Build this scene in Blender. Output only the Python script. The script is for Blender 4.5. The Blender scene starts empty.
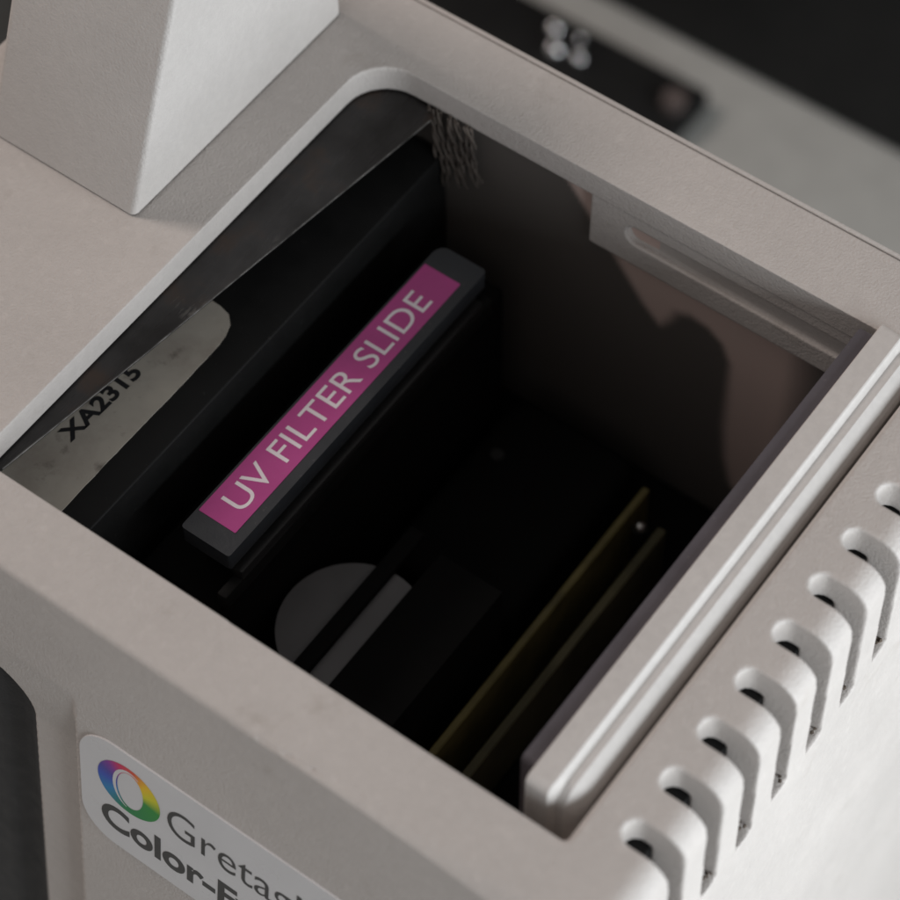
import bpy, bmesh, math, random
import numpy as np
from mathutils import Vector, Matrix

random.seed(7)
scn = bpy.context.scene
C = scn.collection
MM = 0.00086                      # one drawing unit (about a millimetre) in metres

# ------------------------------------------------------------------ camera
CAM_F, CAM_YAW, CAM_PITCH, CAM_ROLL = 2570.998, -0.638, 0.989, 0.010
CAM_POS = Vector((347.214, -242.513, 611.445))
ca, sa = math.cos(CAM_YAW), math.sin(CAM_YAW)
cb, sb = math.cos(CAM_PITCH), math.sin(CAM_PITCH)
fwd = Vector((sa * cb, ca * cb, -sb))
r0 = Vector((ca, -sa, 0)); d0 = fwd.cross(r0)
right = math.cos(CAM_ROLL) * r0 + math.sin(CAM_ROLL) * d0
down = -math.sin(CAM_ROLL) * r0 + math.cos(CAM_ROLL) * d0
cam_data = bpy.data.cameras.new('camera')
cam = bpy.data.objects.new('camera', cam_data); C.objects.link(cam)
m = Matrix.Identity(4)
for i in range(3):
    m[i][0] = right[i]; m[i][1] = -down[i]; m[i][2] = -fwd[i]; m[i][3] = CAM_POS[i] * MM
cam.matrix_world = m
cam_data.sensor_width = 36.0
cam_data.lens = CAM_F / 900.0 * 36.0
cam_data.clip_start = 0.02; cam_data.clip_end = 20.0
cam_data.dof.use_dof = True
FOCUS = Vector((60, 78, -14))
cam_data.dof.focus_distance = (FOCUS - CAM_POS).dot(fwd) * MM
cam_data.dof.aperture_fstop = 9.0
cam_data.dof.aperture_blades = 9
scn.camera = cam

# ------------------------------------------------------------------ light
world = bpy.data.worlds.new('World'); scn.world = world
world.use_nodes = True
bg = world.node_tree.nodes['Background']
bg.inputs['Color'].default_value = (1.0, 0.945, 0.91, 1)
bg.inputs['Strength'].default_value = 0.225

def lamp(name, pos, target, kind, size, power, color, size_y=None):
    ld = bpy.data.lights.new(name, 'AREA')
    ld.shape = kind; ld.size = size * MM
    if size_y: ld.size_y = size_y * MM
    ld.energy = power; ld.color = color
    o = bpy.data.objects.new(name, ld); C.objects.link(o)
    p = Vector(pos) * MM; t = Vector(target) * MM
    o.location = p
    o.rotation_euler = (t - p).to_track_quat('-Z', 'Y').to_euler()
    return o
# tall window to the right of the instrument
lamp('window_light', (1130, 20, 120), (190, 110, -90), 'RECTANGLE', 1000, 11.4, (0.89, 0.955, 1.0), 560)
# small warm room lamp high on the left
lamp('room_lamp', (-2050, 40, 1750), (110, 120, -45), 'DISK', 760, 22.0, (1.0, 0.88, 0.82))

vs = scn.view_settings
vs.view_transform = 'Standard'; vs.look = 'None'; vs.exposure = 0.15; vs.gamma = 1.0
vs.use_curve_mapping = False

# ------------------------------------------------------------------ materials
def new_mat(name):
    mt = bpy.data.materials.new(name); mt.use_nodes = True
    nt = mt.node_tree
    return mt, nt, nt.nodes['Principled BSDF']

def coords(nt):
    return nt.nodes.new('ShaderNodeTexCoord').outputs['Object']

def noise(nt, co, scale, detail=3.0, rough=0.55):
    n = nt.nodes.new('ShaderNodeTexNoise')
    n.inputs['Scale'].default_value = scale; n.inputs['Detail'].default_value = detail
    n.inputs['Roughness'].default_value = rough
    nt.links.new(co, n.inputs['Vector'])
    return n.outputs['Fac']

def ramp(nt, fac, stops):
    r = nt.nodes.new('ShaderNodeValToRGB')
    els = r.color_ramp.elements
    while len(els) < len(stops): els.new(0.5)
    for e, (p, c) in zip(els, stops):
        e.position = p; e.color = (*c, 1) if len(c) == 3 else c
    nt.links.new(fac, r.inputs['Fac'])
    return r.outputs['Color']

def mix(nt, a, b, fac):
    x = nt.nodes.new('ShaderNodeMix'); x.data_type = 'RGBA'
    for sock, v in ((x.inputs[6], a), (x.inputs[7], b), (x.inputs[0], fac)):
        if isinstance(v, bpy.types.NodeSocket): nt.links.new(v, sock)
        elif isinstance(v, (int, float)): sock.default_value = v
        else: sock.default_value = (*v, 1)
    return x.outputs[2]

def bump(nt, h, strength, dist):
    b = nt.nodes.new('ShaderNodeBump')
    b.inputs['Strength'].default_value = strength; b.inputs['Distance'].default_value = dist
    nt.links.new(h, b.inputs['Height'])
    return b

def paint(name, col, rough=0.5, dirt=True, tex=0.8, fleck=0.2, mottle=0.16, spec=0.35):
    """powder-coated, slightly orange-peeled and worn beige enamel"""
    mt, nt, bs = new_mat(name); co = coords(nt)
    big = noise(nt, co, 18, 4)
    c1 = tuple(v * 0.93 for v in col); c2 = tuple(min(1, v * 1.05) for v in col)
    base = ramp(nt, big, [(0.3, c1), (0.7, c2)])
    mid = noise(nt, co, 420, 3, 0.65)
    base = mix(nt, base, ramp(nt, mid, [(0.32, tuple(v * 0.80 for v in col)), (0.68, tuple(min(1, v * 1.16) for v in col))]), mottle)
    fl = noise(nt, co, 330, 0, 0.4)
    flm = ramp(nt, fl, [(0.68, (0, 0, 0)), (0.80, (1, 1, 1))])
    sc = nt.nodes.new('ShaderNodeMath'); sc.operation = 'MULTIPLY'; sc.inputs[1].default_value = fleck
    nt.links.new(flm, sc.inputs[0])
    base = mix(nt, base, tuple(min(1, v * 1.22) for v in col), sc.outputs[0])
    if dirt:
        dn = noise(nt, co, 55, 6, 0.7)
        dm = ramp(nt, dn, [(0.60, (0, 0, 0)), (0.80, (0.45, 0.45, 0.45))])
        base = mix(nt, base, (0.30, 0.26, 0.22), dm)
    nt.links.new(base, bs.inputs['Base Color'])
    rn = ramp(nt, noise(nt, co, 90, 3), [(0.3, (rough - .07,) * 3), (0.7, (rough + .1,) * 3)])
    nt.links.new(rn, bs.inputs['Roughness'])
    h = noise(nt, co, 1250, 3, 0.6)
    b = bump(nt, h, tex, 0.00030)
    b2 = bump(nt, noise(nt, co, 380, 2), 0.22 * mottle * 2, 0.0005)
    nt.links.new(b2.outputs[0], b.inputs['Normal'])
    nt.links.new(b.outputs[0], bs.inputs['Normal'])
    bs.inputs['Specular IOR Level'].default_value = spec
    return mt

def plain(name, col, rough=0.5, metal=0.0, var=0.12, tex=0.15, scale=300, spec=0.4, dust=0.0):
    mt, nt, bs = new_mat(name); co = coords(nt)
    n = noise(nt, co, scale * 0.2, 4)
    base = ramp(nt, n, [(0.3, tuple(v * (1 - var) for v in col)), (0.7, tuple(min(1, v * (1 + var)) for v in col))])
    if dust:
        dm = ramp(nt, noise(nt, co, 620, 2, 0.7), [(0.66, (0, 0, 0)), (0.74, (dust,) * 3)])
        dm2 = ramp(nt, noise(nt, co, 35, 3), [(0.35, (0, 0, 0)), (0.75, (dust * 0.22,) * 3)])
        ad = nt.nodes.new('ShaderNodeMath'); ad.operation = 'ADD'
        nt.links.new(dm, ad.inputs[0]); nt.links.new(dm2, ad.inputs[1])
        base = mix(nt, base, (0.30, 0.28, 0.26), ad.outputs[0])
    nt.links.new(base, bs.inputs['Base Color'])
    bs.inputs['Metallic'].default_value = metal
    rn = ramp(nt, noise(nt, co, scale * 0.4, 3), [(0.3, (max(0.04, rough - .06),) * 3), (0.7, (rough + .08,) * 3)])
    nt.links.new(rn, bs.inputs['Roughness'])
    b = bump(nt, noise(nt, co, scale * 3, 2), tex, 0.0002)
    nt.links.new(b.outputs[0], bs.inputs['Normal'])
    bs.inputs['Specular IOR Level'].default_value = spec
    return mt

BEIGE = (0.51, 0.474, 0.45)
M = {}
M['housing'] = paint('beige_enamel', BEIGE)
M['arm'] = paint('beige_enamel_arm', (0.52, 0.49, 0.468), dirt=False, fleck=0.1, mottle=0.14)
M['panel'] = paint('beige_plastic', (0.56, 0.53, 0.508), 0.58, dirt=False, tex=0.15, fleck=0.1, mottle=0.2, spec=0.15)
M['black'] = plain('matt_black', (0.008, 0.008, 0.008), 0.6, spec=0.2, dust=0.035)
M['flock'] = plain('black_flock', (0.0075, 0.0075, 0.0075), 0.9, spec=0.08)
M['satin_black'] = plain('satin_black', (0.020, 0.020, 0.021), 0.38, spec=0.4)
M['handle'] = plain('charcoal_plastic', (0.026, 0.029, 0.034), 0.42, tex=0.3, dust=0.12)
M['purple_strip'] = plain('dark_violet_plastic', (0.085, 0.075, 0.085), 0.45, dust=0.12)
M['grey_glass'] = plain('grey_disc', (0.145, 0.145, 0.15), 0.6)
M['olive'] = plain('olive_board', (0.16, 0.135, 0.05), 0.6, var=0.45)
M['screw'] = plain('dull_steel', (0.55, 0.54, 0.52), 0.3, metal=1.0)
M['white_print'] = plain('white_print', (0.80, 0.73, 0.77), 0.5, tex=0.0)
M['black_print'] = plain('black_print', (0.018, 0.018, 0.02), 0.5, tex=0.0)
M['grey_print'] = plain('grey_print', (0.055, 0.055, 0.055), 0.5, tex=0.0)
M['tape'] = plain('magenta_tape', (0.45, 0.058, 0.25), 0.40, var=0.09, tex=0.04, dust=0.14)
M['badge'] = plain('badge_film', (0.64, 0.635, 0.645), 0.32, var=0.03, tex=0.02)
M['fray'] = plain('brown_fibre', (0.085, 0.070, 0.060), 0.9, var=0.5, tex=0.8)
M['desk'] = plain('grey_desk', (0.35, 0.345, 0.325), 0.5, var=0.05)
M['chrome'] = plain('chrome', (0.85, 0.85, 0.86), 0.18, metal=1.0, tex=0.0)
M['brown_rubber'] = plain('brown_rubber', (0.09, 0.07, 0.065), 0.6)
M['tray'] = plain('dark_grey_plastic', (0.035, 0.038, 0.036), 0.5)
M['edge_highlight'] = plain('steel_edge_highlight', (0.12, 0.115, 0.11), 0.4, metal=0.8, var=0.6, scale=900)  # paler steel tone, the plate's edge highlight put into colour
M['dark_screw'] = plain('blackened_screw', (0.03, 0.03, 0.03), 0.45, metal=0.3)
M['olive_dark'] = plain('dull_olive_board', (0.075, 0.068, 0.035), 0.7, var=0.4)
M['grime'] = plain('grime', (0.09, 0.07, 0.055), 0.9, var=0.4)
M['liner'] = plain('port_liner', (0.021, 0.022, 0.025), 0.5, tex=0.9, scale=500)

# scratched dark steel of the shield plate
mt, nt, bs = new_mat('scratched_steel'); co = coords(nt)
mp = nt.nodes.new('ShaderNodeMapping'); nt.links.new(co, mp.inputs['Vector'])
mp.inputs['Rotation'].default_value = (0, 0, 0.18); mp.inputs['Scale'].default_value = (1, 0.07, 1)
st = noise(nt, mp.outputs[0], 900, 3, 0.6)
blotch = noise(nt, co, 48, 4, 0.6)
mp2 = nt.nodes.new('ShaderNodeMapping'); nt.links.new(co, mp2.inputs['Vector'])
mp2.inputs['Rotation'].default_value = (0, 0, 0.5); mp2.inputs['Scale'].default_value = (1, 0.22, 1)
base = ramp(nt, blotch, [(0.30, (0.012, 0.011, 0.0105)), (0.58, (0.036, 0.034, 0.034)), (0.74, (0.060, 0.040, 0.030))])
wear = noise(nt, mp2.outputs[0], 700, 4, 0.7)
wmask = noise(nt, co, 30, 2)
wm = nt.nodes.new('ShaderNodeMath'); wm.operation = 'MULTIPLY'
nt.links.new(ramp(nt, wear, [(0.55, (0, 0, 0)), (0.62, (1, 1, 1))]), wm.inputs[0])
nt.links.new(ramp(nt, wmask, [(0.60, (0, 0, 0)), (0.70, (0.7, 0.7, 0.7))]), wm.inputs[1])
base = mix(nt, base, (0.30, 0.28, 0.25), wm.outputs[0])
nt.links.new(base, bs.inputs['Base Color'])
bs.inputs['Metallic'].default_value = 0.45
nt.links.new(ramp(nt, st, [(0.3, (0.22,) * 3), (0.7, (0.42,) * 3)]), bs.inputs['Roughness'])
bb = bump(nt, st, 0.18, 0.0002); nt.links.new(bb.outputs[0], bs.inputs['Normal'])
M['steel'] = mt

# aged paper of the inventory sticker
mt, nt, bs = new_mat('aged_sticker'); co = coords(nt)
base = ramp(nt, noise(nt, co, 60, 5, 0.6), [(0.3, (0.33, 0.29, 0.25)), (0.52, (0.42, 0.385, 0.335)), (0.75, (0.46, 0.42, 0.36))])
st = noise(nt, co, 130, 4, 0.65)
base = mix(nt, base, (0.12, 0.10, 0.085), ramp(nt, st, [(0.58, (0, 0, 0)), (0.75, (0.7, 0.7, 0.7))]))
nt.links.new(base, bs.inputs['Base Color']); bs.inputs['Roughness'].default_value = 0.7
bb = bump(nt, noise(nt, co, 90, 3), 0.4, 0.0008); nt.links.new(bb.outputs[0], bs.inputs['Normal'])
M['sticker'] = mt

# rainbow of the printed ring: hue goes round the ring
mt, nt, bs = new_mat('rainbow_print')
tc = nt.nodes.new('ShaderNodeTexCoord')
gr = nt.nodes.new('ShaderNodeTexGradient'); gr.gradient_type = 'RADIAL'
nt.links.new(tc.outputs['Object'], gr.inputs['Vector'])
base = ramp(nt, gr.outputs['Fac'], [
    (0.00, (0.02, 0.07, 0.46)), (0.10, (0.0, 0.20, 0.46)), (0.22, (0.0, 0.20, 0.06)), (0.47, (0.01, 0.26, 0.03)),
    (0.56, (0.62, 0.60, 0.0)), (0.64, (0.82, 0.52, 0.0)), (0.72, (0.70, 0.08, 0.02)), (0.80, (0.60, 0.01, 0.10)),
    (0.87, (0.20, 0.02, 0.30)), (0.94, (0.05, 0.04, 0.33)), (1.00, (0.02, 0.07, 0.46))])
nt.links.new(base, bs.inputs['Base Color']); bs.inputs['Roughness'].default_value = 0.35
M['rainbow'] = mt

# ------------------------------------------------------------------ helpers
def mesh_from_bm(name, bm, scale=True):
    me = bpy.data.meshes.new(name)
    bmesh.ops.recalc_face_normals(bm, faces=bm.faces)
    if scale: bmesh.ops.scale(bm, vec=(MM,) * 3, verts=bm.verts)
    bm.to_mesh(me); bm.free()
    return me

def link(name, me, mat, parent=None, smooth=True):
    o = bpy.data.objects.new(name, me); C.objects.link(o)
    if mat is not None:
        me.materials.clear(); me.materials.append(mat)
    if smooth: me.shade_smooth() if hasattr(me, 'shade_smooth') else None
    o.parent = parent
    return o

def empty(name, loc, label, cat, group=None):
    o = bpy.data.objects.new(name, None); C.objects.link(o)
    o.location = Vector(loc) * MM
    o.empty_display_size = 0.02
    tag(o, label, cat, group)
    return o

def tag(o, label, cat, group=None):
    o['label'] = label; o['category'] = cat
    if group: o['group'] = group

def rrect(x0, x1, y0, y1, r, seg=8):
    """rounded rectangle, r = one radius or four (x0y0, x1y0, x1y1, x0y1)"""
    if not isinstance(r, (tuple, list)): r = (r,) * 4
    pts = []
    for (cx, cy, a0), rr in zip(((x0, y0, 180), (x1, y0, 270), (x1, y1, 0), (x0, y1, 90)), r):
        sx = 1 if cx == x0 else -1; sy = 1 if cy == y0 else -1
        ox, oy = cx + sx * rr, cy + sy * rr
        if rr < 1e-4: pts.append((cx, cy)); continue
        for k in range(seg + 1):
            a = math.radians(a0 + 90 * k / seg)
            pts.append((ox + rr * math.cos(a), oy + rr * math.sin(a)))
    return pts

def prism(pts, a0, a1, axis='z', bm=None):
    """extrude a 2-D outline along an axis; outline is (x,y), (y,z) for axis x or (x,z) for axis y"""
    bm = bm or bmesh.new()
    def P(p, a):
        if axis == 'z': return (p[0], p[1], a)
        if axis == 'x': return (a, p[0], p[1])
        return (p[0], a, p[1])
    v0 = [bm.verts.new(P(p, a0)) for p in pts]; v1 = [bm.verts.new(P(p, a1)) for p in pts]
    n = len(pts)
    bm.faces.new(v0); bm.faces.new(v1)
    for i in range(n): bm.faces.new((v0[i], v0[(i + 1) % n], v1[(i + 1) % n], v1[i]))
    return bm

def box(x0, x1, y0, y1, z0, z1, bev=0.6, seg=2, bm=None):
    own = bm is None
    b = bmesh.new()
    r = bmesh.ops.create_cube(b, size=1.0)
    for v in b.verts:
        v.co = Vector(((x0 + x1) / 2 + v.co.x * (x1 - x0), (y0 + y1) / 2 + v.co.y * (y1 - y0), (z0 + z1) / 2 + v.co.z * (z1 - z0)))
    if bev: bmesh.ops.bevel(b, geom=list(b.edges), offset=bev, segments=seg, affect='EDGES', profile=0.5)
    return b

def bevel_all(bm, off, seg=2, ang=30):
    es = [e for e in bm.edges if len(e.link_faces) == 2 and e.calc_face_angle(0) > math.radians(ang)]
    bmesh.ops.recalc_face_normals(bm, faces=bm.faces)
    bmesh.ops.bevel(bm, geom=es, offset=off, segments=seg, affect='EDGES', profile=0.5, clamp_overlap=True)
    return bm

def flat_smooth(o, ang=35):
    """smooth shading with hard edges kept above an angle"""
    me = o.data
    b = bmesh.new(); b.from_mesh(me)
    for f in b.faces: f.smooth = True
    for e in b.edges:
        e.smooth = not (len(e.link_faces) == 2 and e.calc_face_angle(0) > math.radians(ang))
    b.to_mesh(me); b.free()
    return o

def part(name, bm, mat, parent=None, ang=35):
    me = mesh_from_bm(name, bm)
    if parent is not None:
        off = parent_origin(parent)
        me.transform(Matrix.Translation(-off))
    o = link(name, me, mat, parent)
    return flat_smooth(o, ang)

def parent_origin(o):
    p = Vector((0, 0, 0))
    while o is not None:
        p += o.location; o = o.parent
    return p

def evaluated_mesh(o):
    dg = bpy.context.evaluated_depsgraph_get()
    return bpy.data.meshes.new_from_object(o.evaluated_get(dg))

def tmp(bm):
    me = bpy.data.meshes.new('tmp'); bmesh.ops.recalc_face_normals(bm, faces=bm.faces); bm.to_mesh(me); bm.free()
    o = bpy.data.objects.new('tmp', me); C.objects.link(o)
    return o

def carve(bm, cuts, adds=(), voxel=0.8, smooth=4, extra=None):
    """boolean a solid (drawing units), re-skin it with even voxels so every edge gets a soft moulded radius"""
    o = tmp(bm); others = []
    for op, lst in (('UNION', adds), ('DIFFERENCE', cuts)):
        for c in lst:
            k = tmp(c); others.append(k)
            md = o.modifiers.new('b', 'BOOLEAN'); md.operation = op; md.object = k; md.solver = 'EXACT'
    if voxel:
        md = o.modifiers.new('r', 'REMESH'); md.mode = 'VOXEL'; md.voxel_size = voxel; md.use_smooth_shade = True
    if smooth:
        md = o.modifiers.new('s', 'SMOOTH'); md.factor = 0.5; md.iterations = smooth
    me = evaluated_mesh(o)
    for k in others + [o]:
        d = k.data; bpy.data.objects.remove(k); bpy.data.meshes.remove(d)
    return me

def carve_free(bm, cut):
    me = carve(bm, [cut], voxel=0, smooth=0)
    b = bmesh.new(); b.from_mesh(me)
    return b

def text_part(name, s, parent, mat, origin, along, up, width, height, bold=0.0, depth=0.12, ref=None):
    """lettering as thin raised print: fits the string (or the first len(ref) letters) into width x height"""
    along = Vector(along).normalized(); up = Vector(up).normalized(); nrm = along.cross(up)
    def build(t):
        cu = bpy.data.curves.new('t', 'FONT'); cu.body = t; cu.size = 1.0; cu.offset = bold; cu.resolution_u = 6
        cu.fill_mode = 'FRONT'
        o = bpy.data.objects.new('t', cu); C.objects.link(o)
        me = evaluated_mesh(o); bpy.data.objects.remove(o); bpy.data.curves.remove(cu)
        return me
    me = build(s); rm = build(ref) if ref else me
    xs = [v.co.x for v in rm.vertices]; x0, x1 = min(xs), max(xs)
    capm = build('E'); ys = [v.co.y for v in capm.vertices]; y0, y1 = min(ys), max(ys)
    bm = bmesh.new(); bm.from_mesh(me)
    for v in bm.verts:
        a = (v.co.x - x0) / (x1 - x0) * width; b = (v.co.y - y0) / (y1 - y0) * height
        v.co = Vector(origin) + along * a + up * b + nrm * depth
    return part(name, bm, mat, parent)

def tube(path, radii, seg=8, bm=None):
    bm = bm or bmesh.new()
    rings = []
    for i, p in enumerate(path):
        p = Vector(p)
        t = (Vector(path[min(i + 1, len(path) - 1)]) - Vector(path[max(i - 1, 0)])).normalized()
        a = t.cross(Vector((0.3, 0.9, 0.2))).normalized(); b = t.cross(a)
        rr = radii[i] if isinstance(radii, (list, tuple)) else radii
        rings.append([bm.verts.new(p + a * rr * math.cos(2 * math.pi * k / seg) + b * rr * math.sin(2 * math.pi * k / seg)) for k in range(seg)])
    for i in range(len(rings) - 1):
        for k in range(seg):
            bm.faces.new((rings[i][k], rings[i][(k + 1) % seg], rings[i + 1][(k + 1) % seg], rings[i + 1][k]))
    bm.faces.new(rings[0]); bm.faces.new(rings[-1])
    return bm

def disc(cx, cy, cz, r, axis, a0, a1, seg=48, bev=0.0):
    pts = [(r * math.cos(2 * math.pi * k / seg), r * math.sin(2 * math.pi * k / seg)) for k in range(seg)]
    if axis == 'x': pts = [(cy + p[0], cz + p[1]) for p in pts]
    elif axis == 'z': pts = [(cx + p[0], cy + p[1]) for p in pts]
    else: pts = [(cx + p[0], cz + p[1]) for p in pts]
    bm = prism(pts, a0, a1, axis)
    if bev: bevel_all(bm, bev, 3, 60)
    return bm

# ------------------------------------------------------------------ setting
DESK_Z = -480
me = mesh_from_bm('desk', box(-1500, 1500, -900, 1500, DESK_Z - 30, DESK_Z, 2))
desk = link('desk', me, M['desk']); desk['kind'] = 'structure'

# ------------------------------------------------------------------ the instrument
inst = empty('spectrophotometer', (70, 90, DESK_Z),
             'beige bench spectrophotometer with open sample bay and slotted side vents', 'instrument')

FS = 0.15           # forward lean of the front face
SD = 0.036          # draft of the right face
Y0, Y1, X0, X1 = -23.6, 214.4, -99.5, 230.0
ZB = -150.0
PITCH, SLOT0, NSLOT = 18.29, 12.9, 10

def outer_solid():
    bm = bmesh.new()
    def ring(z):
        return [Vector((X0, Y0 + FS * z, z)), Vector((X1 - SD * z, Y0 + FS * z, z)), Vector((X1 - SD * z, Y1, z)), Vector((X0, Y1, z))]
    a = [bm.verts.new(p) for p in ring(0.0)]; b = [bm.verts.new(p) for p in ring(ZB)]
    bm.faces.new(a); bm.faces.new(b)
    for i in range(4): bm.faces.new((a[i], a[(i + 1) % 4], b[(i + 1) % 4], b[i]))
    bmesh.ops.recalc_face_normals(bm, faces=bm.faces)
    bm.edges.ensure_lookup_table()
    def edge(p, q):
        for e in bm.edges:
            s = {tuple(round(c, 2) for c in v.co) for v in e.verts}
            if s == {tuple(round(c, 2) for c in p), tuple(round(c, 2) for c in q)}: return e
    t, u = ring(0.0), ring(ZB)
    bmesh.ops.bevel(bm, geom=[edge(t[1], u[1])], offset=16, segments=10, affect='EDGES', profile=0.5)
    top = [e for e in bm.edges if all(abs(v.co.z) < 1e-3 for v in e.verts)]
    side = [e for e in top if all(v.co.x > X1 - 16.5 for v in e.verts)]
    bmesh.ops.bevel(bm, geom=side, offset=8.5, segments=8, affect='EDGES', profile=0.5)
    top = [e for e in bm.edges if all(abs(v.co.z) < 1e-3 for v in e.verts) and
           all(v.co.y < Y0 + 0.5 for v in e.verts)]
    bmesh.ops.bevel(bm, geom=top, offset=1.5, segments=3, affect='EDGES', profile=0.5)
    return bm

cuts = []
cuts.append(prism(rrect(0, 203.3, 0, 188.1, (4, 1.2, 2, 15), 10), 12, -10.6))          # mouth of the bay
cuts.append(prism(rrect(-24, 203.3, 0.2, 191.5, (4, 1.5, 6, 6), 8), -10.5, ZB - 20))      # bay below the lip
cuts.append(box(209.2, 219.6, 3, 196, ZB - 20, -11.8, 0))                                   # hollow behind the vents
for k in range(NSLOT):
    yc = SLOT0 + PITCH * k + random.uniform(-.18, .18); hw = 4.0 + random.uniform(-.12, .12)
    cuts.append(prism(rrect(213.4 + random.uniform(-.25, .25), 260, yc - hw, yc + hw, (hw - .05, 0, 0, hw - .05), 10), 14, -49 + random.uniform(-1.2, 0.3)))
cuts.append(prism(rrect(-60, 34.5, -340, -53, 17, 10), -70, Y0 + 9, 'y'))
# the front face is sunk a little to the left of the badge
wd = bmesh.new()
WS = [(-39, -0.02), (-54, 1.6), (-72, 4.2), (ZB - 10, 4.2)]
prof = [(Y0 + FS * z + d, z) for z, d in WS] + [(Y0 + FS * (ZB - 10) - 12, ZB - 10), (Y0 + FS * -40 - 12, -40)]
cuts.append(prism(prof, -140, 54.6, 'x'))
hm = carve(outer_solid(), cuts, voxel=0.66, smooth=2)
# open the bottom and carry the walls straight down to the desk
bm = bmesh.new(); bm.from_mesh(hm)
ZC = ZB + 6
bmesh.ops.bisect_plane(bm, geom=bm.verts[:] + bm.edges[:] + bm.faces[:], plane_co=(0, 0, ZC), plane_no=(0, 0, -1), clear_outer=True)
be = [e for e in bm.edges if len(e.link_faces) == 1]
ex = bmesh.ops.extrude_edge_only(bm, edges=be)
dz = DESK_Z + 4 - ZC
for v in [g for g in ex['geom'] if isinstance(g, bmesh.types.BMVert)]:
    yv = v.co.y; v.co.z += dz
    if yv < Y0 - 5: v.co.y += FS * dz
    if v.co.x > X1: v.co.x -= SD * dz
for f in bm.faces: f.smooth = True
me = bpy.data.meshes.new('housing')
bmesh.ops.recalc_face_normals(bm, faces=bm.faces)
bmesh.ops.scale(bm, vec=(MM,) * 3, verts=bm.verts)
bm.to_mesh(me); bm.free()
me.transform(Matrix.Translation(-inst.location))
housing = link('housing', me, M['housing'], inst)

# rear body behind the top cover and the thin back panel whose edge shows as a second line
part('back_panel', box(X0 + 1, X1 - 1, Y1 + 0.7, Y1 + 2.6, -120, -0.9, 0.6), M['housing'], inst)
bmr = prism([(X0, -150), (X1 - SD * -150, -150), (X1 - SD * (DESK_Z + 4), DESK_Z + 4), (X0, DESK_Z + 4)], Y1 + 0.5, Y1 + 110, 'y')
part('rear_body', bmr, M['housing'], inst)

# raised arm on the top cover: leaning front face, upright sides
def arm_ring(z, x0=-77.5, x1=-19.2, ya=92.2, yb=196.0, lean=0.43, r=2.2, seg=6):
    return [(p[0], p[1], z) for p in rrect(x0, x1, ya + lean * z, yb, (2.5, r, 2.5, 3.0), seg)]
bm = bmesh.new(); rings = []
for z in (0.7, 20, 50, 80, 83.5, 85):
    ins = {83.5: 1.0, 85: 3.0}.get(z, 0)
    pts = arm_ring(z, -77.5 + ins, -19.2 - ins * .6, 92.2 + ins, 196 - ins)
    rings.append([bm.verts.new(p) for p in pts])
for a, b in zip(rings, rings[1:]):
    for i in range(len(a)): bm.faces.new((a[i], a[(i + 1) % len(a)], b[(i + 1) % len(a)], b[i]))
bm.faces.new(rings[0]); bm.faces.new(rings[-1])
arm = part('arm', bm, M['arm'], inst)
foot = prism(rrect(-76.7, -20.0, 93.0, 195.2, 3), 0.05, 1.2)
part('arm_foot', foot, M['black'], inst)
# front port liner
def fy(z): return Y0 + FS * z
bm = bmesh.new()
def sink(z): return float(np.interp(-z, [39, 54, 72, 200], [0, 1.6, 4.2, 4.2]))
def port_ring(x1, zt, r, dep):
    pts = rrect(-59, x1, -330, zt, r, 10)
    return [bm.verts.new((p[0], fy(p[1]) + dep + sink(p[1]), p[1])) for p in pts]
rs = [port_ring(35.9, -51.6, 18.0, 5.4), port_ring(32.0, -55.6, 15.2, 5.0), port_ring(27.5, -60, 14, 7.0), port_ring(24.5, -63, 13, 9.0), port_ring(20.5, -67, 12, 9.5), port_ring(17, -71, 11, 7.0), port_ring(13.5, -75, 10, 6.4)]
for a, b in zip(rs, rs[1:]):
    for i in range(len(a)): bm.faces.new((a[i], a[(i + 1) % len(a)], b[(i + 1) % len(a)], b[i]))
bm.faces.new(rs[-1])
part('port_surround', bm, M['liner'], inst, 50)

# ---- badge on the front face
FU = Vector((0, FS, 1)).normalized()                # up along the front face
FN = Vector((0, -1, FS)).normalized()               # out of the front face
def fpt(x, z, out=0.0): return Vector((x, fy(z), z)) + FN * out
def badge_prism(pts, o0, o1):
    bm = bmesh.new()
    a = [bm.verts.new(fpt(p[0], p[1], o0)) for p in pts]; b = [bm.verts.new(fpt(p[0], p[1], o1)) for p in pts]
    bm.faces.new(a); bm.faces.new(b)
    for i in range(len(a)): bm.faces.new((a[i], a[(i + 1) % len(a)], b[(i + 1) % len(a)], b[i]))
    return bm
bb = badge_prism(rrect(56.6, 205, -102.6, -49.6, 13, 12), -0.4, 0.6); bevel_all(bb, 0.25, 2)
badge = part('badge', bb, M['badge'], inst)
badge['label'] = 'pale printed name badge with rainbow ring'
n = 72
bm = bmesh.new(); ro, ri = [], []
for k in range(n):
    a = 2 * math.pi * k / n
    ro.append((11.8 * math.cos(a), 11.8 * math.sin(a)))
    ri.append((4.9 * math.cos(a) + 0.5, 8.9 * math.sin(a) + 0.1))
vo = [bm.verts.new((p[0] * MM, p[1] * MM, 0)) for p in ro]; vi = [bm.verts.new((p[0] * MM, p[1] * MM, 0)) for p in ri]
for k in range(n): bm.faces.new((vo[k], vo[(k + 1) % n], vi[(k + 1) % n], vi[k]))
rme = bpy.data.meshes.new('rainbow_ring'); bm.to_mesh(rme); bm.free()
ring = link('rainbow_ring', rme, M['rainbow'], badge)
ring.matrix_local = Matrix.Translation(fpt(75.3, -68.0, 0.66) * MM - inst.location) @ \
    Matrix(((1, FU.cross(FN).x * 0, 0, 0), (0, FU.y, FN.y, 0), (0, FU.z, FN.z, 0), (0, 0, 0, 1)))
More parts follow.
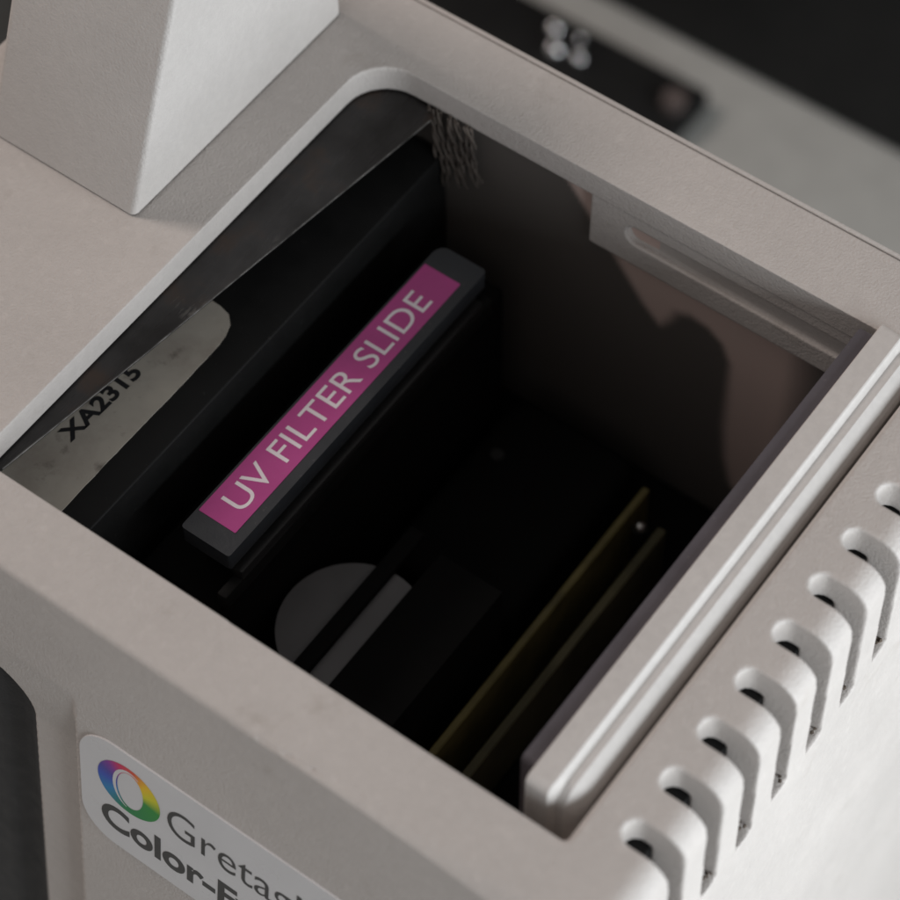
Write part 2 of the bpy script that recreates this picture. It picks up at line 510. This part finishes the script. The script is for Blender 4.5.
# white hairline swirl inside the ring
bm = bmesh.new(); path = []
for k in range(40):
    a = math.radians(60 + k * 5.0)
    path.append((fpt(75.9 + 6.1 * math.cos(a), -68 + 9.6 * math.sin(a), 0.68)))
w = [0.15 + 0.5 * math.sin(math.pi * k / 39) for k in range(40)]
L = []
for k, p in enumerate(path):
    t = (path[min(k + 1, 39)] - path[max(k - 1, 0)]).normalized(); s = t.cross(FN)
    L.append((bm.verts.new(p + s * w[k]), bm.verts.new(p - s * w[k])))
for a, b in zip(L, L[1:]): bm.faces.new((a[0], a[1], b[1], b[0]))
part('ring_swirl', bm, M['badge'], badge)
text_part('lettering', 'GretagMacbeth', badge, M['grey_print'], fpt(89.8, -74.6), (1, 0, 0), FU, 38.5, 13.4, -0.004, 0.66, ref='Greta')
text_part('lettering', 'Color-Eye', badge, M['grey_print'], fpt(64.4, -94.2), (1, 0, 0), FU, 43.6, 12.4, 0.03, 0.66, ref='Color-')

# grime caught on the floors of the vent slots
gm_rng = random.Random(5)
for k in range(1, 8):
    bm = bmesh.new()
    yc = SLOT0 + PITCH * k
    for q in range(gm_rng.randint(3, 7)):
        g = bmesh.ops.create_icosphere(bm, subdivisions=1, radius=gm_rng.uniform(0.35, 0.8))
        off = Vector((X1 + 1.0 - gm_rng.uniform(0.3, 4.0), yc + gm_rng.uniform(0.5, 4.2), -48.7 + gm_rng.uniform(0, 0.9)))
        for v in g['verts']: v.co = v.co * gm_rng.uniform(0.7, 1.3) + off
    part('grime', bm, M['grime'], inst)

# ---- shield plate under the left lip
bm = prism([(-23, 1), (1.2, 1), (2.2, 5.4), (9.3, 59.5), (15.5, 110.8), (24.6, 184), (24.6, 190), (-23, 190)], -12.2, -11.0)
bevel_all(bm, 0.35, 2)
part('shield_plate', bm, M['steel'], inst)

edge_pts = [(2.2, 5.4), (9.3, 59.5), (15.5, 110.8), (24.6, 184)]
bm = tube([(x + 0.1, y, -11.25) for x, y in edge_pts], 0.30, 8)  # thin lighter strip added to paint a highlight along the plate's free edge
part('plate_edge_highlight', bm, M['edge_highlight'], inst)

# ---- black shelf with the inventory sticker
SHZ = -32.0
part('inner_shelf', box(-23, 26.0, 1, 190, -148, SHZ, 0.8, 3), M['black'], inst)
pts = rrect(-15, 15, 3, 98.5, (1, 1, 7, 4), 8)
rng = random.Random(3); pp = []
for x, y in pts: pp.append((x, y))
bm = bmesh.new()
edge = [(-15, 3)]
yy = 3
while yy < 88:
    edge.append((14.9 + rng.uniform(-0.1, 0.1) + 0.1 * math.sin(yy * .12), yy)); yy += 3.5
edge += [(14.2, 91), (12.8, 95), (10, 97.8), (6, 98.8), (1, 99.0), (-15, 99)]
stk = part('inventory_sticker', prism(edge, SHZ, SHZ + 0.25), M['sticker'], inst)
stk['label'] = 'stained grey paper sticker with a stamped inventory number'
text_part('lettering', 'XA2315', stk, M['black_print'], (1.5, 32.6, SHZ + 0.25), (0.04, 1, 0), (-1, 0.04, 0), 32.5, 5.9, 0.034, 0.06)

# ---- back wall of the bay: beige metal sprayed matt black, leaving an unpainted patch
def seg_dist(px, py, poly):
    d = np.full(px.shape, 1e9); ins = np.zeros(px.shape, bool)
    n = len(poly)
    for i in range(n):
        x0, y0 = poly[i]; x1, y1 = poly[(i + 1) % n]
        ex, ey = x1 - x0, y1 - y0
        t = np.clip(((px - x0) * ex + (py - y0) * ey) / (ex * ex + ey * ey), 0, 1)
        d = np.minimum(d, np.hypot(px - x0 - t * ex, py - y0 - t * ey))
        c = ((y0 > py) != (y1 > py)) & (px < (x1 - x0) * (py - y0) / (y1 - y0 + 1e-9) + x0)
        ins ^= c
    return np.where(ins, d, -d)
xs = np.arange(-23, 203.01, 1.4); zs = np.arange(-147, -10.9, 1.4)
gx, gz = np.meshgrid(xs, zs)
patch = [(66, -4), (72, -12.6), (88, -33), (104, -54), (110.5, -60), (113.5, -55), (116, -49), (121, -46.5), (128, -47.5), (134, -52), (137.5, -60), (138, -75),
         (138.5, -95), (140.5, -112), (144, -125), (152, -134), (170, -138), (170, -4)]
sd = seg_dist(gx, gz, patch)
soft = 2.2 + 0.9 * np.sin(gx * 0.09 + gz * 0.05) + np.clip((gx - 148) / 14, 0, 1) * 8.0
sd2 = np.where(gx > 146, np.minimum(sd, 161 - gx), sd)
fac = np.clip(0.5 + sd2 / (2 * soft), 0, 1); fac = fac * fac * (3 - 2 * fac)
nx, nz = len(xs), len(zs)
me = bpy.data.meshes.new('bay_back_wall')
verts = [(x * MM, 191.2 * MM, z * MM) for z in zs for x in xs]
faces = [(r * nx + c, r * nx + c + 1, (r + 1) * nx + c + 1, (r + 1) * nx + c) for r in range(nz - 1) for c in range(nx - 1)]
me.from_pydata(verts, [], faces)
at = me.attributes.new('bare', 'FLOAT', 'POINT'); at.data.foreach_set('value', fac.ravel().astype(np.float32))
me.transform(Matrix.Translation(-inst.location))
mt, nt, bs = new_mat('sprayed_wall'); co = coords(nt)
an = nt.nodes.new('ShaderNodeAttribute'); an.attribute_name = 'bare'
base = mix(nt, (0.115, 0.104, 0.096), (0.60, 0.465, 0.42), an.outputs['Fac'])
nt.links.new(base, bs.inputs['Base Color']); bs.inputs['Roughness'].default_value = 0.6
bs.inputs['Specular IOR Level'].default_value = 0.3
b = bump(nt, noise(nt, co, 1150, 2), 0.3, 0.00028); nt.links.new(b.outputs[0], bs.inputs['Normal'])
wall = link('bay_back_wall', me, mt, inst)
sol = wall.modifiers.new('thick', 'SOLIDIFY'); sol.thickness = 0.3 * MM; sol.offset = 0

# ---- slotted guide rail on the back wall
gr_bm = prism(rrect(83.3, 203.5, -33.6, -8.0, 0.5, 3), 188.3, 191.8, 'y')
slot_cut = prism(rrect(96.5, 215, -23.6, -15.2, 4.1, 8), 180, 191.0, 'y')
for v in slot_cut.verts:                              # the slot floor ramps up from a deep left end
    if v.co.y > 185: v.co.y = float(np.interp(v.co.x, [100, 106, 118, 215], [191.2, 191.0, 189.5, 188.9]))
bmesh.ops.triangulate(slot_cut, faces=slot_cut.faces[:])
gm = carve(gr_bm, [slot_cut], voxel=0.5, smooth=2)
bm = bmesh.new(); bm.from_mesh(gm)
part('guide_rail', bm, M['housing'], inst, 60)

# ---- sliding panel standing in the right end of the bay
def yz(y0, y1, zt, rf, zb=-120): return rrect(y0, y1, zb, zt, (0.5, 0.5, rf, rf), 10)
bm = bmesh.new(); secs = []
def sec(x, y0, y1, zt, rf):
    secs.append([bm.verts.new((x, p[0], p[1])) for p in yz(y0, y1, zt, rf)])
for x, ins, dzz, rf in ((185.2, 0.3, -0.3, 2.4), (185.5, 0, 0, 2.6), (192.2, 0, 0, 3.6), (192.6, 0.2, -0.2, 4.0), (193.8, 1.5, -1.6, 7), (194.1, 1.7, -1.8, 7),
                       (196.6, 1.8, -1.9, 7), (197.0, 2.0, -2.2, 7), (198.9, 3.2, -3.9, 7.5), (200.9, 4.8, -6.2, 7.5), (201.6, 5.6, -8.0, 7.5), (201.8, 6.0, -11.0, 7), (201.9, 6.6, -18, 6)):
    sec(x, 7.4 + ins, 189.6 - ins, 3.4 + dzz, rf)
for a, b in zip(secs, secs[1:]):
    for i in range(len(a)): bm.faces.new((a[i], a[(i + 1) % len(a)], b[(i + 1) % len(a)], b[i]))
bm.faces.new(secs[0]); bm.faces.new(secs[-1])
slide_panel = part('sliding_panel', bm, M['panel'], inst, 16)
bm = prism(yz(12.2, 185.0, 2.4, 2), 180.6, 185.3, 'x'); bevel_all(bm, 0.5, 2)
part('seal_strip', bm, M['purple_strip'], inst)

part('vent_black_fill', box(209.4, 219.4, 3.2, 195.8, ZB + 2, -12.6, 0), M['black'], inst)  # solid black block filling the hollow behind the slots

# ---- dark things deep in the bay
part('bay_floor', box(-23, 203, 1, 191, -149, -147, 0), M['flock'], inst)
part('slide_holder', box(30, 60, 26, 176, -147, -64, 1.5, 3), M['flock'], inst)
part('holder_rail', box(58.6, 62.4, 28, 166, -64.2, -57, 0.8, 2), M['black'], inst)
part('optics_block', box(66, 116, 98, 178, -146, -118, 6, 4), M['flock'], inst)
part('round_plate', disc(87, 56, 0, 24, 'z', -93, -90, 64, 0.8), M['grey_glass'], inst)
part('plate_column', disc(88, 58, 0, 17, 'z', -147, -93, 32), M['flock'], inst)
part('cross_bar', box(80.5, 86.2, 24, 96, -89.9, -86.5, 0.8, 2), M['flock'], inst)
part('side_block', box(93.5, 118, 22, 94, -146, -88.6, 0.6, 2), M['flock'], inst)
for x, y, z in ((76, 150, -117.8),):
    bm = disc(x, y, 0, 2.4, 'z', z, z + 1.5, 20, 0.4); part('screw', bm, M['dark_screw'], inst)
part('circuit_board', box(124.6, 127.2, 42, 166, -146, -112, 0.4, 1), M['olive'], inst)
part('circuit_board', box(136.2, 139.4, 42, 158, -146, -116, 0.4, 1), M['olive_dark'], inst)
bm = bmesh.new(); bmesh.ops.create_uvsphere(bm, u_segments=16, v_segments=10, radius=2.2)
for v in bm.verts: v.co += Vector((132, 153, -114))
part('screw', bm, M['screw'], inst)
part('screw_post', disc(132, 153, 0, 2.6, 'z', -147, -114.5, 16), M['black'], inst)

# frayed strip hanging in the back left corner
bm = bmesh.new(); rng = random.Random(11)
for k in range(8):
    x = 22.8 + k * 2.1 + rng.uniform(-.5, .5); ln = 38 - k * 2.0 + rng.uniform(-2.5, 2.5)
    ph = rng.uniform(0, 6)
    for q in (0, 1):                                  # two plies twisted round each other
        path = []
        for i in range(22):
            t = i / 21; tw = ph + t * ln * 0.42 + q * math.pi
            path.append((x + 0.62 * math.cos(tw) + t * (2.0 + k * 0.45) + 0.9 * math.sin(ph + t * 6), 186.8 + 0.62 * math.sin(tw), -9 - ln * t))
        tube(path, [0.46 + 0.12 * math.sin(i * 1.9 + ph) - 0.2 * (i / 21) ** 4 for i in range(22)], 6, bm)
part('frayed_strip', bm, M['fray'], inst)

# ------------------------------------------------------------------ the filter slide
HZ = -40.0
fsl = empty('filter_slide', (51, 98, -64), 'black filter slide with a magenta lettered label along its top', 'filter slide')
bm = prism(rrect(43.0, 61.4, 32.8, 163.6, (1.2, 1.0, 1.5, 4.0), 6), HZ - 7.5, HZ); bevel_all(bm, 0.7, 3)
part('handle', bm, M['handle'], fsl)
bm = box(44.5, 56, 40, 158, -100, HZ - 7.4, 0.8, 2)
part('blade', bm, M['black'], fsl)
bm = box(57.5, 62.6, 36, 160.5, HZ - 17.5, HZ - 12.5, 0.8, 2)
part('side_rib', bm, M['satin_black'], fsl)
lb = part('label_tape', prism(rrect(43.8, 57.8, 40.3, 154.3, 0.3, 2), HZ, HZ + 0.18), M['tape'], fsl)
text_part('lettering', 'UV FILTER SLIDE', lb, M['white_print'], (54.9, 47.2, HZ + 0.18), (0, 1, 0), (-1, 0, 0), 96.4, 8.2, -0.001, 0.05)

# ------------------------------------------------------------------ behind the instrument, out of focus
adp = empty('black_adapter_box', (-190, 590, DESK_Z), 'low black box on the desk with shiny metal latch', 'box')
part('case', box(-420, -98, 520, 603, DESK_Z, DESK_Z + 14, 3, 3), M['black'], adp)
for dx, dy, rr in ((-184, 600, 4.6), (-175, 587, 5.2), (-161, 590, 4.0), (-169, 603, 2.6)):
    bm = bmesh.new(); bmesh.ops.create_uvsphere(bm, u_segments=20, v_segments=12, radius=rr)
    for v in bm.verts: v.co += Vector((dx - 8, dy - 12, DESK_Z + 14 + rr * .7))
    part('latch_knob', bm, M['chrome'], adp)
part('rubber_stud', disc(-109, 582.5, 0, 7, 'z', DESK_Z + 13.8, DESK_Z + 20, 28, 2), M['brown_rubber'], adp)

case = empty('equipment_case', (100, 760, DESK_Z), 'large plain black case standing on the far side of the desk', 'case')
part('body', box(-700, 500, 634, 900, DESK_Z, DESK_Z + 260, 6, 3), M['black'], case)

tray = empty('dark_tray', (-560, 470, DESK_Z), 'dark grey flat tray lying on the desk beside the instrument', 'tray')
part('base', box(-760, -432, 330, 640, DESK_Z, DESK_Z + 6, 2, 2), M['tray'], tray)
part('rim', carve_free(box(-760, -432, 330, 640, DESK_Z + 5.8, DESK_Z + 16, 2, 2), box(-752, -440, 338, 632, DESK_Z, DESK_Z + 40, 0)), M['tray'], tray)
